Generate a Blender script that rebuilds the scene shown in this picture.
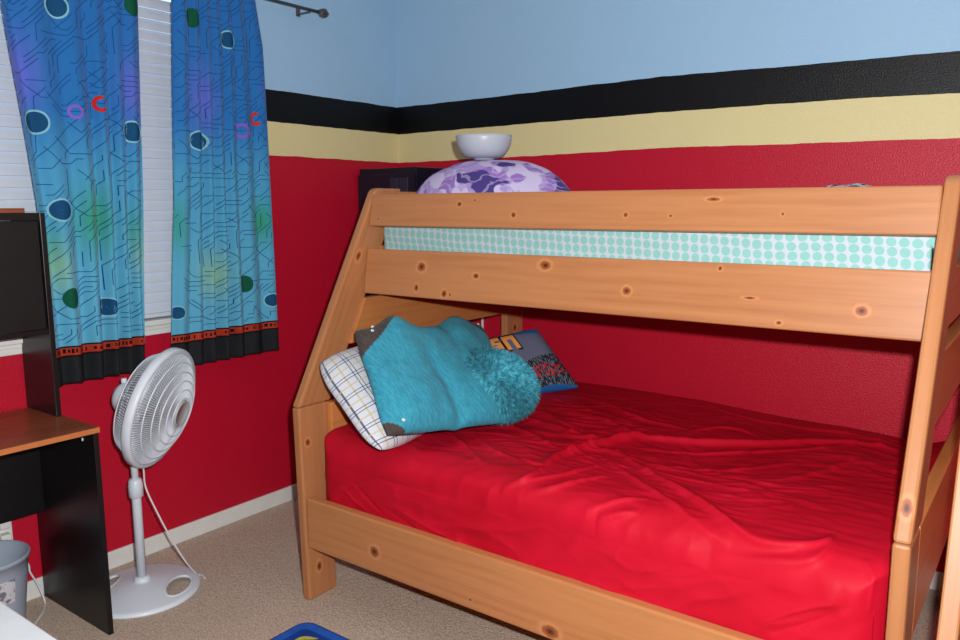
import bpy, bmesh, math, random
from mathutils import Vector, Matrix, noise
random.seed(7)
for o in list(bpy.data.objects): bpy.data.objects.remove(o)
S = bpy.context.scene
COL = S.collection
V = Vector

# ------------------------------------------------------------------ camera
FPX = 781.319
CAM = V((3.07636, -3.36615, 1.4931))
YAW, PITCH, ROLL = 0.63895, -0.1457, -0.00409
_f0 = V((-math.sin(YAW), math.cos(YAW), 0)); _r0 = V((math.cos(YAW), math.sin(YAW), 0)); _z = V((0, 0, 1))
FWD = math.cos(PITCH)*_f0 + math.sin(PITCH)*_z
_u = -math.sin(PITCH)*_f0 + math.cos(PITCH)*_z
RGT = math.cos(ROLL)*_r0 + math.sin(ROLL)*_u
UPV = -math.sin(ROLL)*_r0 + math.cos(ROLL)*_u
cd = bpy.data.cameras.new('camera'); cam = bpy.data.objects.new('camera', cd); COL.objects.link(cam)
cd.sensor_width = 36; cd.lens = FPX/960*36; cd.clip_start = .02
m = Matrix.Identity(4)
for i in range(3): m[i][0] = RGT[i]; m[i][1] = UPV[i]; m[i][2] = -FWD[i]; m[i][3] = CAM[i]
cam.matrix_world = m
S.camera = cam
def at(px, py, ax, val):
    """where the line of sight through a photo pixel meets the plane ax = val"""
    r = FWD + RGT*((px-480)/FPX) + UPV*(-(py-320)/FPX)
    i = 'xyz'.index(ax)
    return CAM + r*((val-CAM[i])/r[i])

# ------------------------------------------------------------------ world, lights, exposure
W = bpy.data.worlds.new('world'); S.world = W; W.use_nodes = True
W.node_tree.nodes['Background'].inputs[0].default_value = (.62, .78, 1, 1)
W.node_tree.nodes['Background'].inputs[1].default_value = 1.6
fl = bpy.data.lights.new('camera_flash', 'SPOT'); fl.energy = 322; fl.shadow_soft_size = .02; fl.spot_size = math.radians(142); fl.spot_blend = .6; fl.color = (.94, .98, 1)
flo = bpy.data.objects.new('camera_flash', fl); COL.objects.link(flo); flo.matrix_world = Matrix.Translation(RGT*.07 + UPV*.10 + FWD*.02) @ m
vs = S.view_settings; vs.view_transform = 'Standard'; vs.look = 'None'; vs.gamma = 1; vs.use_curve_mapping = False; vs.exposure = 0

# ------------------------------------------------------------------ helpers
def s2l(r, g, b):
    f = lambda c: c/12.92 if c <= .04045 else ((c+.055)/1.055)**2.4
    return (f(r/255), f(g/255), f(b/255), 1)
class NT:
    def __init__(s, name):
        s.m = bpy.data.materials.new(name); s.m.use_nodes = True; s.t = s.m.node_tree
        s.b = s.t.nodes['Principled BSDF']
    def n(s, typ, **kw):
        x = s.t.nodes.new(typ)
        for k, v in kw.items():
            if k[0] == 'i': x.inputs[int(k[1:])].default_value = v
            else: setattr(x, k, v)
        return x
    def l(s, a, b): s.t.links.new(a, b)
    def math(s, op, a, b=None, c=None, clamp=False):
        x = s.t.nodes.new('ShaderNodeMath'); x.operation = op; x.use_clamp = clamp
        for i, v in enumerate((a, b, c)):
            if v is None: continue
            if isinstance(v, (int, float)): x.inputs[i].default_value = v
            else: s.l(v, x.inputs[i])
        return x.outputs[0]
    def mix(s, fac, a, b):
        x = s.t.nodes.new('ShaderNodeMix'); x.data_type = 'RGBA'
        for i, v in ((0, fac), (6, a), (7, b)):
            if isinstance(v, (int, float, tuple)): x.inputs[i].default_value = v
            else: s.l(v, x.inputs[i])
        return x.outputs[2]
    def smooth(s, v, a, b):
        x = s.t.nodes.new('ShaderNodeMapRange'); x.interpolation_type = 'SMOOTHSTEP'
        s.l(v, x.inputs[0]); x.inputs[1].default_value = a; x.inputs[2].default_value = b
        return x.outputs[0]
    def noise(s, vec, scale, detail=3, rough=.5):
        x = s.n('ShaderNodeTexNoise'); x.inputs['Scale'].default_value = scale; x.inputs['Detail'].default_value = detail; x.inputs['Roughness'].default_value = rough
        if vec is not None: s.l(vec, x.inputs['Vector'])
        return x
    def bump(s, h, strength, dist=.01):
        x = s.n('ShaderNodeBump'); x.inputs['Strength'].default_value = strength; x.inputs['Distance'].default_value = dist
        s.l(h, x.inputs['Height']); s.l(x.outputs[0], s.b.inputs['Normal'])
    def mapping(s, vec, scale, loc=(0, 0, 0)):
        x = s.n('ShaderNodeMapping'); s.l(vec, x.inputs[0]); x.inputs['Scale'].default_value = scale; x.inputs['Location'].default_value = loc
        return x.outputs[0]
    def coord(s, k='Object'): return s.n('ShaderNodeTexCoord').outputs[k]
    def pos(s): return s.n('ShaderNodeNewGeometry').outputs['Position']
    def done(s, color=None, rough=.5, spec=.5, **kw):
        if color is not None:
            if isinstance(color, tuple): s.b.inputs['Base Color'].default_value = color
            else: s.l(color, s.b.inputs['Base Color'])
        s.b.inputs['Roughness'].default_value = rough; s.b.inputs['Specular IOR Level'].default_value = spec
        for k, v in kw.items(): s.b.inputs[k].default_value = v
        return s.m
_plain = {}
def plain(name, rgb, rough=.5, spec=.5, var=.06, bump=0, bscale=200, **kw):
    if name in _plain: return _plain[name]
    t = NT(name); c = s2l(*rgb); co = t.coord()
    n = t.noise(co, 14, 4)
    dark = tuple(x*(1-var*2) for x in c[:3])+(1,)
    col = t.mix(t.smooth(n.outputs[0], .3, .7), dark, c)
    if bump: t.bump(t.noise(co, bscale, 2).outputs[0], bump, .004)
    _plain[name] = t.done(col, rough, spec, **kw)
    return _plain[name]

def link(name, me, mat=None, parent=None, loc=None):
    o = bpy.data.objects.new(name, me); COL.objects.link(o)
    if mat is not None and len(me.materials) == 0: me.materials.append(mat)
    if parent is not None: o.parent = parent
    if loc is not None: o.location = loc
    return o
def tag(o, label=None, cat=None, group=None, kind=None):
    for k, v in (('label', label), ('category', cat), ('group', group), ('kind', kind)):
        if v: o[k] = v
    return o
def empty(name, loc, label, cat, group=None):
    o = bpy.data.objects.new(name, None); COL.objects.link(o); o.location = loc; o.empty_display_size = .05
    return tag(o, label, cat, group)
def mesh(name, vs_, fs, smooth=False):
    me = bpy.data.meshes.new(name); me.from_pydata([tuple(v) for v in vs_], [], fs); me.update()
    if smooth:
        for p in me.polygons: p.use_smooth = True
    return me
def bm_mesh(bm, name, smooth=False):
    bmesh.ops.recalc_face_normals(bm, faces=bm.faces)
    me = bpy.data.meshes.new(name); bm.to_mesh(me); bm.free()
    if smooth:
        for p in me.polygons: p.use_smooth = True
    return me
def box_bm(bm, lo, hi, bevel=0, seg=2):
    r = bmesh.ops.create_cube(bm, size=1); vv = r['verts']
    lo, hi = V(lo), V(hi)
    for v in vv: v.co = V([lo[i]+(hi[i]-lo[i])*(v.co[i]+.5) for i in range(3)])
    if bevel:
        es = list({e for v in vv for e in v.link_edges})
        bmesh.ops.bevel(bm, geom=es, offset=bevel, segments=seg, affect='EDGES', profile=.5)
def boxes(name, lst, mat, parent=None, base=(0, 0, 0), bevel=0, seg=2):
    bm = bmesh.new(); b = V(base)
    for lo, hi in lst: box_bm(bm, V(lo)-b, V(hi)-b, bevel, seg)
    return link(name, bm_mesh(bm, name), mat, parent, b if parent is None else None)
def tube_data(pts, rad, seg=8, closed=False, vs_=None, fs=None):
    pts = [V(p) for p in pts]; n = len(pts)
    vs_ = [] if vs_ is None else vs_; fs = [] if fs is None else fs
    base = len(vs_); up = None
    for i, p in enumerate(pts):
        a = pts[(i-1) % n] if (closed or i > 0) else p
        b = pts[(i+1) % n] if (closed or i < n-1) else p
        t = (b-a).normalized()
        if up is None:
            up = V((0, 0, 1)) if abs(t.z) < .9 else V((1, 0, 0))
        s = t.cross(up).normalized(); up = s.cross(t).normalized()
        r = rad[i] if isinstance(rad, (list, tuple)) else rad
        for k in range(seg):
            a_ = 2*math.pi*k/seg; vs_.append(p + s*(r*math.cos(a_)) + up*(r*math.sin(a_)))
    for i in range(n if closed else n-1):
        j = (i+1) % n
        for k in range(seg):
            k2 = (k+1) % seg
            fs.append((base+i*seg+k, base+i*seg+k2, base+j*seg+k2, base+j*seg+k))
    if not closed:
        fs.append(tuple(base+k for k in range(seg))[::-1]); fs.append(tuple(base+(n-1)*seg+k for k in range(seg)))
    return vs_, fs
def spline(pts, sub=8):
    pts = [V(p) for p in pts]; out = []
    for i in range(len(pts)-1):
        p0 = pts[max(i-1, 0)]; p1 = pts[i]; p2 = pts[i+1]; p3 = pts[min(i+2, len(pts)-1)]
        for k in range(sub):
            t = k/sub
            out.append(.5*((2*p1)+(p2-p0)*t+(2*p0-5*p1+4*p2-p3)*t*t+(3*p1-p0-3*p2+p3)*t**3))
    out.append(pts[-1]); return out
def tube(name, pts, rad, mat, parent=None, seg=8, sub=8, base=(0, 0, 0)):
    b = V(base); v, f = tube_data([p-b for p in spline(pts, sub)], rad, seg)
    return link(name, mesh(name, v, f, True), mat, parent, b if parent is None else None)
def lathe_data(prof, seg=48, vs_=None, fs=None, M=None):
    vs_ = [] if vs_ is None else vs_; fs = [] if fs is None else fs; b = len(vs_)
    for r, z in prof:
        for k in range(seg):
            a = 2*math.pi*k/seg; p = V((r*math.cos(a), r*math.sin(a), z)); vs_.append(M @ p if M else p)
    for i in range(len(prof)-1):
        for k in range(seg):
            k2 = (k+1) % seg
            fs.append((b+i*seg+k, b+i*seg+k2, b+(i+1)*seg+k2, b+(i+1)*seg+k))
    if prof[0][0] > 1e-6: fs.append(tuple(b+k for k in range(seg))[::-1])
    if prof[-1][0] > 1e-6: fs.append(tuple(b+(len(prof)-1)*seg+k for k in range(seg)))
    return vs_, fs
def lathe(name, prof, mat, parent=None, loc=None, seg=48, smooth=True, M=None):
    v, f = lathe_data(prof, seg, M=M)
    return link(name, mesh(name, v, f, smooth), mat, parent, loc)

# ------------------------------------------------------------------ setting: walls, floor, ceiling
H = 2.74; RX = 3.95; RY = -4.35
C_RED, C_YEL, C_BLK, C_BLU = s2l(192, 20, 46), s2l(230, 212, 156), s2l(7, 7, 9), s2l(164, 200, 228)
def wall_paint(name, curves):
    t = NT(name); p = t.pos(); sx = t.n('ShaderNodeSeparateXYZ'); t.l(p, sx.inputs[0])
    z = sx.outputs[2]
    wob = t.math('MULTIPLY', t.math('SUBTRACT', t.noise(p, 9, 3).outputs[0], .5), .010)
    z = t.math('ADD', z, wob)
    def height(cv):
        if len(cv) == 1: return cv[0][1]
        h = cv[0][1]; out = None
        for (x0, h0), (x1, h1) in zip(cv, cv[1:]):
            mr = t.n('ShaderNodeMapRange'); t.l(sx.outputs[0], mr.inputs[0])
            mr.inputs[1].default_value = x0; mr.inputs[2].default_value = x1; mr.inputs[3].default_value = 0; mr.inputs[4].default_value = h1-h0
            out = mr.outputs[0] if out is None else t.math('ADD', out, mr.outputs[0])
        return t.math('ADD', out, h)
    col = C_BLU
    for cv, c in zip(curves, (C_BLK, C_YEL, C_RED)):
        col = t.mix(t.math('LESS_THAN', z, height(cv)), col, c)
    # faint cloudiness of rolled-on paint
    n2 = t.noise(p, 2.2, 3)
    mul = t.n('ShaderNodeMix', data_type='RGBA', blend_type='MULTIPLY'); mul.inputs[0].default_value = .16
    t.l(col, mul.inputs[6]); t.l(t.mix(n2.outputs[0], (.7, .7, .7, 1), (1, 1, 1, 1)), mul.inputs[7])
    t.bump(t.noise(p, 190, 2, .6).outputs[0], .5, .004)
    return t.done(mul.outputs[2], .36, .28)
bt = [(0, 2.041), (.55, 2.043), (1.28, 2.052), (1.58, 2.056), (2.15, 2.043), (2.75, 2.035)]
bb = [(0, 1.892), (1.58, 1.901), (2.4, 1.896), (2.74, 1.887)]
yb = [(0, 1.734), (1.01, 1.738), (1.59, 1.745), (2.2, 1.735), (2.75, 1.729)]
M_wb = wall_paint('striped_wall_paint', (bt, bb, yb))
M_wl = wall_paint('striped_wall_paint_window_side', ([(0, 2.041)], [(0, 1.893)], [(0, 1.735)]))
M_white = plain('white_gloss_paint', (228, 226, 220), .4, .5, .03)
M_ceil = plain('ceiling_paint', (236, 236, 234), .9, .2, .02, .3, 90)
def struct(o, lab): o['kind'] = 'structure'; o['label'] = lab; return o
T = .12
struct(boxes('wall_back', [((-T, 0, 0), (RX+T, T, H))], M_wb), 'wall painted red, yellow, black and light blue in bands behind bunk bed')
WY0, WY1, WZ0, WZ1 = -2.55, -1.10, 1.0, 2.44
struct(boxes('wall_left', [((-T, RY, 0), (0, WY0, H)), ((-T, WY1, 0), (0, 0, H)), ((-T, WY0, 0), (0, WY1, WZ0)), ((-T, WY0, WZ1), (0, WY1, H))], M_wl), 'striped wall holding the curtained window')
struct(boxes('wall_right', [((RX, RY, 0), (RX+T, 0, H))], M_wl), 'striped wall opposite the window')
struct(boxes('wall_front', [((-T, RY-T, 0), (RX+T, RY, H))], M_wl), 'striped wall opposite the bunk bed')
struct(boxes('ceiling', [((-T, RY-T, H), (RX+T, T, H+.1))], M_ceil), 'white ceiling')
t = NT('beige_carpet'); p = t.pos()
n1 = t.noise(p, 165, 4, .75); n2 = t.noise(p, 6, 3); n3 = t.noise(p, 55, 3, .7)
c = t.mix(t.smooth(n1.outputs[0], .35, .65), s2l(184, 158, 138), s2l(252, 226, 204))
c = t.mix(t.math('MULTIPLY', t.smooth(n3.outputs[0], .45, .75), .45), c, s2l(162, 142, 126))
c = t.mix(t.math('MULTIPLY', n2.outputs[0], .28), c, s2l(180, 160, 142))
t.bump(t.math('ADD', n1.outputs[0], n3.outputs[0]), .9, .012)
M_carpet = t.done(c, .95, .08)
struct(boxes('floor', [((-T, RY-T, -.1), (RX+T, T, 0))], M_carpet), 'beige cut pile carpet floor')
struct(boxes('baseboard_left', [((0, RY, 0), (.012, -.012, .075))], M_white, bevel=.003), 'white baseboard below the window wall')
struct(boxes('baseboard_back', [((0, -.012, 0), (RX, 0, .075))], M_white, bevel=.003), 'white baseboard behind the bunk bed')

# ------------------------------------------------------------------ window and blind
t = NT('window_glass'); M_glass = t.done((.9, .95, 1, 1), .03, .5, **{'Transmission Weight': 1, 'IOR': 1.45})
wf = [((-.105, WY0, WZ0), (-.07, WY0+.05, WZ1)), ((-.105, WY1-.05, WZ0), (-.07, WY1, WZ1)), ((-.105, WY0, WZ0), (-.07, WY1, WZ0+.05)), ((-.105, WY0, WZ1-.05), (-.07, WY1, WZ1)),
      ((-.10, (WY0+WY1)/2-.03, WZ0), (-.075, (WY0+WY1)/2+.03, WZ1))]
win = struct(boxes('window_1', wf, M_white), 'white framed window behind blinds and curtains')
for a, b in ((WY0+.05, (WY0+WY1)/2-.03), ((WY0+WY1)/2+.03, WY1-.05)):
    boxes('pane', [((-.092, a, WZ0+.05), (-.086, b, WZ1-.05))], M_glass, win)
boxes('window_sill', [((-.07, WY0-.04, WZ0-.004), (.03, WY1+.04, WZ0+.018)), ((0, WY0-.02, WZ0-.022), (.02, WY1+.02, WZ0-.006)), ((0, WY0-.02, WZ0-.045), (.014, WY1+.02, WZ0-.022))], M_white, win, bevel=.003)
M_slat = plain('white_blind_slat', (210, 214, 222), .45, .4, .02)
bl = empty('window_blind', (-.035, (WY0+WY1)/2, WZ0+.02), 'white wide slat venetian blind behind the blue curtains', 'blind')
yl, yr = -(WY1-WY0)/2+.008, (WY1-WY0)/2-.008
vs_, fs = [], []
for i in range(9):
    a = (i/8-.5); x = a*.05; z = .0035*(1-(2*a)**2)
    for y in (yl, yr):
        vs_ += [V((x, y, z+.0013)), V((x, y, z-.0013))]
for i in range(8):
    q = i*4; fs += [(q, q+4, q+6, q+2), (q+1, q+3, q+7, q+5), (q, q+1, q+5, q+4), (q+2, q+6, q+7, q+3)]
fs += [(0, 2, 3, 1), (32, 33, 35, 34)]
slat_me = mesh('slat', vs_, fs, False)
zz = .045
while zz < WZ1-WZ0-.09:
    o = link('slat', slat_me, M_slat, bl); o.location = (0, 0, zz); o.rotation_euler = (0, math.radians(66), 0); zz += .0435
boxes('bottom_rail', [((-.025, yl, .004), (.025, yr, .022))], M_slat, bl, bevel=.004)
boxes('head_rail', [((-.028, yl, WZ1-WZ0-.085), (.032, yr, WZ1-WZ0-.03))], M_slat, bl, bevel=.004)
for y in (-.45, .22, .60):
    v, f = tube_data([V((.029, y, .01)), V((.029, y, WZ1-WZ0-.06))], .0012, 6)
    link('ladder_cord', mesh('ladder_cord', v, f), M_slat, bl)

# ------------------------------------------------------------------ curtains
CX = .125
t = NT('curtain_print'); at_ = t.n('ShaderNodeVertexColor'); at_.layer_name = 'Col'
n = t.noise(t.coord(), 380, 2); t.bump(n.outputs[0], .15, .002)
M_curt = t.done(at_.outputs[0], .85, .15, **{'Sheen Weight': .15})
M_ink = plain('navy_print', (28, 74, 132), .85, .1)
M_hem = plain('black_cloth', (34, 35, 38), .85, .15, .1, .2, 300)
M_strip = plain('rust_red_cloth', (176, 54, 34), .85, .15, .1)
M_dark = plain('near_black_print', (24, 20, 22), .85, .1)
M_pale = plain('pale_cyan_print', (132, 190, 204), .85, .1)
M_navy = plain('teal_navy_print', (26, 76, 116), .85, .1)
M_pgreen = plain('bottle_green_print', (18, 84, 62), .85, .1)
M_ppurp = plain('violet_print', (136, 92, 200), .85, .1)
M_pred = plain('red_print', (204, 44, 36), .85, .1)
def lerp_t(tab, z):
    if z <= tab[0][0]: return tab[0][1]
    for (a, p_), (b, q_) in zip(tab, tab[1:]):
        if z <= b: return p_+(q_-p_)*(z-a)/(b-a)
    return tab[-1][1]
def make_curtain(name, label, L, R, npl, seed, zb, zt, glows, emblems):
    base = V((CX, (L[0][1]+R[0][1])/2, zb))
    def C(u, z, off=0.):
        def raw(u):
            k = (zt-z)/(zt-zb)
            y = lerp_t(L, z)*(1-u)+lerp_t(R, z)*u
            ph = npl*u + .35*math.sin(5.1*u+seed) + .10*math.sin(3*k+u*4+seed)
            amp = (.013+.017*k)*(.65+.5*noise.noise(V((u*3, seed, k))))
            x = CX + amp*math.sin(2*math.pi*ph) + .12*amp*math.sin(4*math.pi*ph+1.3) + .008*noise.noise(V((u*5, z*2.2, seed)))
            y += .06*amp*math.cos(2*math.pi*ph)*min(1, 6*u, 6*(1-u))
            return V((x, y, z + .004*math.sin(2*math.pi*ph+.6)*max(0, 1-(z-zb)*3)))
        p_ = raw(u)
        if off:
            a, b = raw(max(0, u-.004)), raw(min(1, u+.004)); tg = (b-a).normalized(); nn = tg.cross(V((0, 0, 1))).normalized()
            if nn.x < 0: nn = -nn
            p_ = p_ + nn*off
        return p_ - base
    root = empty(name, base, label, 'curtain', 'printed curtain panels')
    nu, nz = 170, 110
    def sheet(nm, z0, z1, rows, mat, off, colfn=None):
        vs_, fs = [], []
        for j in range(rows+1):
            for i in range(nu+1): vs_.append(C(i/nu, z0+(z1-z0)*j/rows, off))
        for j in range(rows):
            for i in range(nu):
                a = j*(nu+1)+i; fs.append((a, a+1, a+nu+2, a+nu+1))
        me = mesh(nm, vs_, fs, True)
        if colfn:
            ca = me.color_attributes.new('Col', 'FLOAT_COLOR', 'POINT')
            for j in range(rows+1):
                for i in range(nu+1):
                    ca.data[j*(nu+1)+i].color = colfn(i/nu, z0+(z1-z0)*j/rows)
        o = link(nm, me, mat, root)
        md = o.modifiers.new('thickness', 'SOLIDIFY'); md.thickness = .0012; md.offset = 0
        return o
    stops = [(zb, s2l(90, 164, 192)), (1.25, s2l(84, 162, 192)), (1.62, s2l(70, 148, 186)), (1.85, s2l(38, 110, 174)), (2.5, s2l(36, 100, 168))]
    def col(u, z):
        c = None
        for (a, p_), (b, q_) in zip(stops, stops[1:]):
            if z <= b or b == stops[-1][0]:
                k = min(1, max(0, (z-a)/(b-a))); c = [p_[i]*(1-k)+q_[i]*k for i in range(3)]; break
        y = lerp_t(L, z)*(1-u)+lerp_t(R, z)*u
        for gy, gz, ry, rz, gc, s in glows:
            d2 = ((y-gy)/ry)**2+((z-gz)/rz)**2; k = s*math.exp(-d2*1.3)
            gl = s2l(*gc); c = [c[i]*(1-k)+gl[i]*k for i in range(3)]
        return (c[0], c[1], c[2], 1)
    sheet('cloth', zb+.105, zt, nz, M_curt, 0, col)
    sheet('hem_band', zb, zb+.107, 10, M_hem, 0)
    sheet('trim_strip', zb+.102, zb+.142, 4, M_strip, .0016)
    # black dashes and edge lines of the strip
    vs_, fs = [], []
    def quad(u0, u1, z0, z1, off):
        k = max(1, int((u1-u0)*140)); b0 = len(vs_)
        for i in range(k+1):
            u = u0+(u1-u0)*i/k; vs_.append(C(u, z0, off)); vs_.append(C(u, z1, off))
        for i in range(k): q = b0+2*i; fs.append((q, q+2, q+3, q+1))
    quad(0, 1, zb+.101, zb+.108, .0026); quad(0, 1, zb+.137, zb+.143, .0026)
    rnd = random.Random(seed*3+1); u = .01
    while u < .97:
        w = rnd.uniform(.006, .022)
        if rnd.random() < .8: quad(u, u+w, zb+.113+rnd.uniform(0, .006), zb+.133-rnd.uniform(0, .006), .0026)
        u += w+rnd.uniform(.004, .012)
    link('strip_marks', mesh('strip_marks', vs_, fs), M_dark, root)['kind'] = 'stuff'
    # printed circuit lines
    vs_, fs = [], []
    def u_of(y, z): a, b = lerp_t(L, z), lerp_t(R, z); return (y-a)/(b-a)
    def line(pts, w=.0026):
        for a, b in zip(pts, pts[1:]):
            d = (b[0]-a[0], b[1]-a[1]); Ln = math.hypot(*d)
            if Ln < 1e-4: continue
            nx, nz_ = -d[1]/Ln*w/2, d[0]/Ln*w/2; k = max(1, int(Ln/.006)); prev = None
            for i in range(k+1):
                y, z = a[0]+d[0]*i/k, a[1]+d[1]*i/k
                ok = zb+.15 < z < zt and .01 < u_of(y, z) < .99
                if ok:
                    q = len(vs_); vs_.extend([C(u_of(y+nx, z), z+nz_, .0016), C(u_of(y-nx, z), z-nz_, .0016)])
                    if prev is not None: fs.append((prev, q, q+1, prev+1))
                    prev = q
                else: prev = None
    G = .019; seen = set(); ymin = L[-1][1]-.05; ny_ = int((R[0][1]+.06-ymin)/G); nz_ = int((2.46-zb-.15)/G)
    for trial in range(900):
        i, j = rnd.randint(0, ny_), rnd.randint(0, nz_)
        if (i, j) in seen: continue
        path = [(i, j)]; d = rnd.choice(((1, 0), (1, 1), (0, 1), (1, -1)))
        for k in range(rnd.randint(2, 4)):
            for q_ in range(rnd.randint(1, 5)):
                nx_ = (path[-1][0]+d[0], path[-1][1]+d[1])
                if nx_ in seen: break
                path.append(nx_)
            d = {(1, 0): (1, 1), (0, 1): (1, 1), (1, -1): (1, 0)}.get(d) or rnd.choice(((1, 0), (0, 1), (1, 0)))
        if len(path) < 4: continue
        seen.update(path); line([(ymin+a*G, zb+.15+b*G) for a, b in path])
    link('circuit_print', mesh('circuit_print', vs_, fs), M_ink, root)['kind'] = 'stuff'
    # round emblems: plain ring, dark disc, pale bars
    def disc(cy, cz, r0, r1, mat, off, sy=1, nm='printed_emblem', par=None, bars=False, a0=0, a1=2*math.pi):
        vs_, fs = [], []; K = 32; rings = 5
        for j in range(rings+1):
            r = r0+(r1-r0)*j/rings
            for k in range(K+1):
                a = a0+(a1-a0)*k/K; y = cy+r*sy*math.cos(a); z = cz+r*math.sin(a)
                vs_.append(C(min(.998, max(.002, u_of(y, z))), z, off))
        for j in range(rings):
            for k in range(K): q = j*(K+1)+k; fs.append((q, q+1, q+K+2, q+K+1))
        return link(nm, mesh(nm, vs_, fs), mat, par or root)
    for cy, cz, r, kind in emblems:
        r *= .86
        if kind == 'round':
            e = disc(cy, cz, 0.001, r, M_pale, .0022)
            disc(cy, cz, .001, r*.84, M_navy, .0028, 1, 'inner_disc', e)
        elif kind == 'green': 
            e = disc(cy, cz, .001, r, M_pgreen, .0022, .8)
        elif kind == 'purple': disc(cy, cz, r*.62, r, M_ppurp, .0022)
        elif kind == 'red': disc(cy, cz, r*.55, r, M_pred, .0022, .8, a0=1.2, a1=5.6)
    return root
M_curt_teal = plain('teal_print', (60, 140, 180), .85, .1)
def cyz(px, py): q = at(px, py, 'x', CX); return q.y, q.z
def gl(px, py, ry, rz, c, s): y, z = cyz(px, py); return (y, z, ry, rz, c, s)
def em(px, py, r, k): y, z = cyz(px, py); return (y, z, r, k)
PUR, GRN, YLW = (96, 100, 196), (44, 146, 96), (150, 184, 110)
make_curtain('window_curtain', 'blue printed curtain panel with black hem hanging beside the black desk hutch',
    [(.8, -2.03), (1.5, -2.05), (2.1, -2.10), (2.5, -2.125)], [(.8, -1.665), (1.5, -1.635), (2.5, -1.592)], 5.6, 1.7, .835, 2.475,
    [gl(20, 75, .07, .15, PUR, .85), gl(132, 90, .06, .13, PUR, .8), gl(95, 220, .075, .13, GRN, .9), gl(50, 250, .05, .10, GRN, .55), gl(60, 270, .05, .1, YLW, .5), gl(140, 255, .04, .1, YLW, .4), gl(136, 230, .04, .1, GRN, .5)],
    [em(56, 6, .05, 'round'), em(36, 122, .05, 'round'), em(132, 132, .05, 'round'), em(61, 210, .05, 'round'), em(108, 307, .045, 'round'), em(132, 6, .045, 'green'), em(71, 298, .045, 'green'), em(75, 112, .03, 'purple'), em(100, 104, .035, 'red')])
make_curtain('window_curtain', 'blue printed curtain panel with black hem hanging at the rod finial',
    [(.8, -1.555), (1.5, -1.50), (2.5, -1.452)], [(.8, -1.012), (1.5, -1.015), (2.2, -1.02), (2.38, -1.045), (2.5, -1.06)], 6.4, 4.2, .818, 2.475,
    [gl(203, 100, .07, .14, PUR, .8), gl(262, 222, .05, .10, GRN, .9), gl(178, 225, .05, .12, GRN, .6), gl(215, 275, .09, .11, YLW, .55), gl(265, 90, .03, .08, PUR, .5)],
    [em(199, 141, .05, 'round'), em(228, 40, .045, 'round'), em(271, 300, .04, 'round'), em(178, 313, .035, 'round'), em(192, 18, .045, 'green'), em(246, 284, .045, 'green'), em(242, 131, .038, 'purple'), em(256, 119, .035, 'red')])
M_rod = plain('pewter_metal', (120, 116, 114), .4, .5, .1, Metallic=.8)
rod = empty('curtain_rod', (.085, -1.5, 2.425), 'pewter curtain rod with faceted end knob above the window', 'curtain rod')
v, f = tube_data([V((0, -1.45, 0)), V((0, .86, 0))], .0075, 14); link('pole', mesh('pole', v, f, True), M_rod, rod)
Rm = Matrix.Rotation(math.radians(-90), 4, 'X')
fin = lathe('finial', [(0, .055), (.011, .05), (.024, .03), (.020, .006), (.010, 0), (.010, -.012), (0, -.012)][::-1], M_rod, rod, V((0, .865, 0)), seg=6, smooth=False, M=Rm)
for y in (.80, -1.2): boxes('bracket', [((-.085, y-.012, -.02), (-.080, y+.012, .03)), ((-.085, y-.005, -.014), (.004, y+.005, -.0078))], M_rod, rod)

# ------------------------------------------------------------------ wood
def wood(name, seed, knots=(), light=(180, 120, 76), dark=(152, 92, 54), knotc=(104, 48, 26), gscale=1.0):
    t = NT(name); co = t.coord()
    loc = (seed*3.1, seed*1.7, seed*.9)
    w = t.noise(t.mapping(co, (1.1, 3, 7), loc), 1.0, 3)                     # slow bend of the grain
    sx = t.n('ShaderNodeSeparateXYZ'); t.l(co, sx.inputs[0])
    grain = t.noise(t.mapping(co, (2.2, 40, 60*gscale), loc), 1.0, 4, .6)
    cath = t.n('ShaderNodeTexWave', wave_type='BANDS', bands_direction='Z'); cath.inputs['Scale'].default_value = 9*gscale; cath.inputs['Distortion'].default_value = 5; cath.inputs['Detail'].default_value = 2; cath.inputs['Detail Scale'].default_value = .7
    t.l(t.mapping(co, (.45, 1, 1), loc), cath.inputs[0])
    k = t.math('ADD', t.math('MULTIPLY', grain.outputs[0], .6), t.math('MULTIPLY', cath.outputs[1], .07))
    k = t.math('ADD', k, t.math('MULTIPLY', w.outputs[0], .35))
    col = t.mix(t.smooth(k, .35, .95), s2l(*light), s2l(*dark))
    for kx, kz, rx, rz, ky, ry in knots:
        d = t.n('ShaderNodeVectorMath', operation='SUBTRACT'); t.l(co, d.inputs[0]); d.inputs[1].default_value = (kx, ky, kz)
        e = t.n('ShaderNodeVectorMath', operation='MULTIPLY'); t.l(d.outputs[0], e.inputs[0]); e.inputs[1].default_value = (1/rx, ry, 1/rz)
        ln = t.n('ShaderNodeVectorMath', operation='LENGTH'); t.l(e.outputs[0], ln.inputs[0])
        dd = t.math('ADD', ln.outputs['Value'], t.math('MULTIPLY', t.math('SUBTRACT', t.noise(co, 60, 2).outputs[0], .5), .5))
        halo = t.math('MULTIPLY', t.math('SUBTRACT', 1.0, t.smooth(dd, 1.3, 4.2)), .35)
        rings = t.math('MULTIPLY', halo, t.math('ADD', .5, t.math('MULTIPLY', t.math('SINE', t.math('MULTIPLY', dd, 9.0)), .5)))
        col = t.mix(rings, col, s2l(188, 112, 58))
        col = t.mix(t.math('MULTIPLY', t.math('SUBTRACT', 1.0, t.smooth(dd, 1.25, 1.8)), .42), col, s2l(202, 146, 96))
        core = t.math('SUBTRACT', 1.0, t.smooth(dd, .8, 1.1))
        col = t.mix(core, col, t.mix(t.smooth(dd, .1, .8), s2l(80, 38, 22), s2l(156, 84, 46)))
    t.bump(grain.outputs[0], .10, .002)
    return t.done(col, .42, .35)
_bn = [0]
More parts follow.
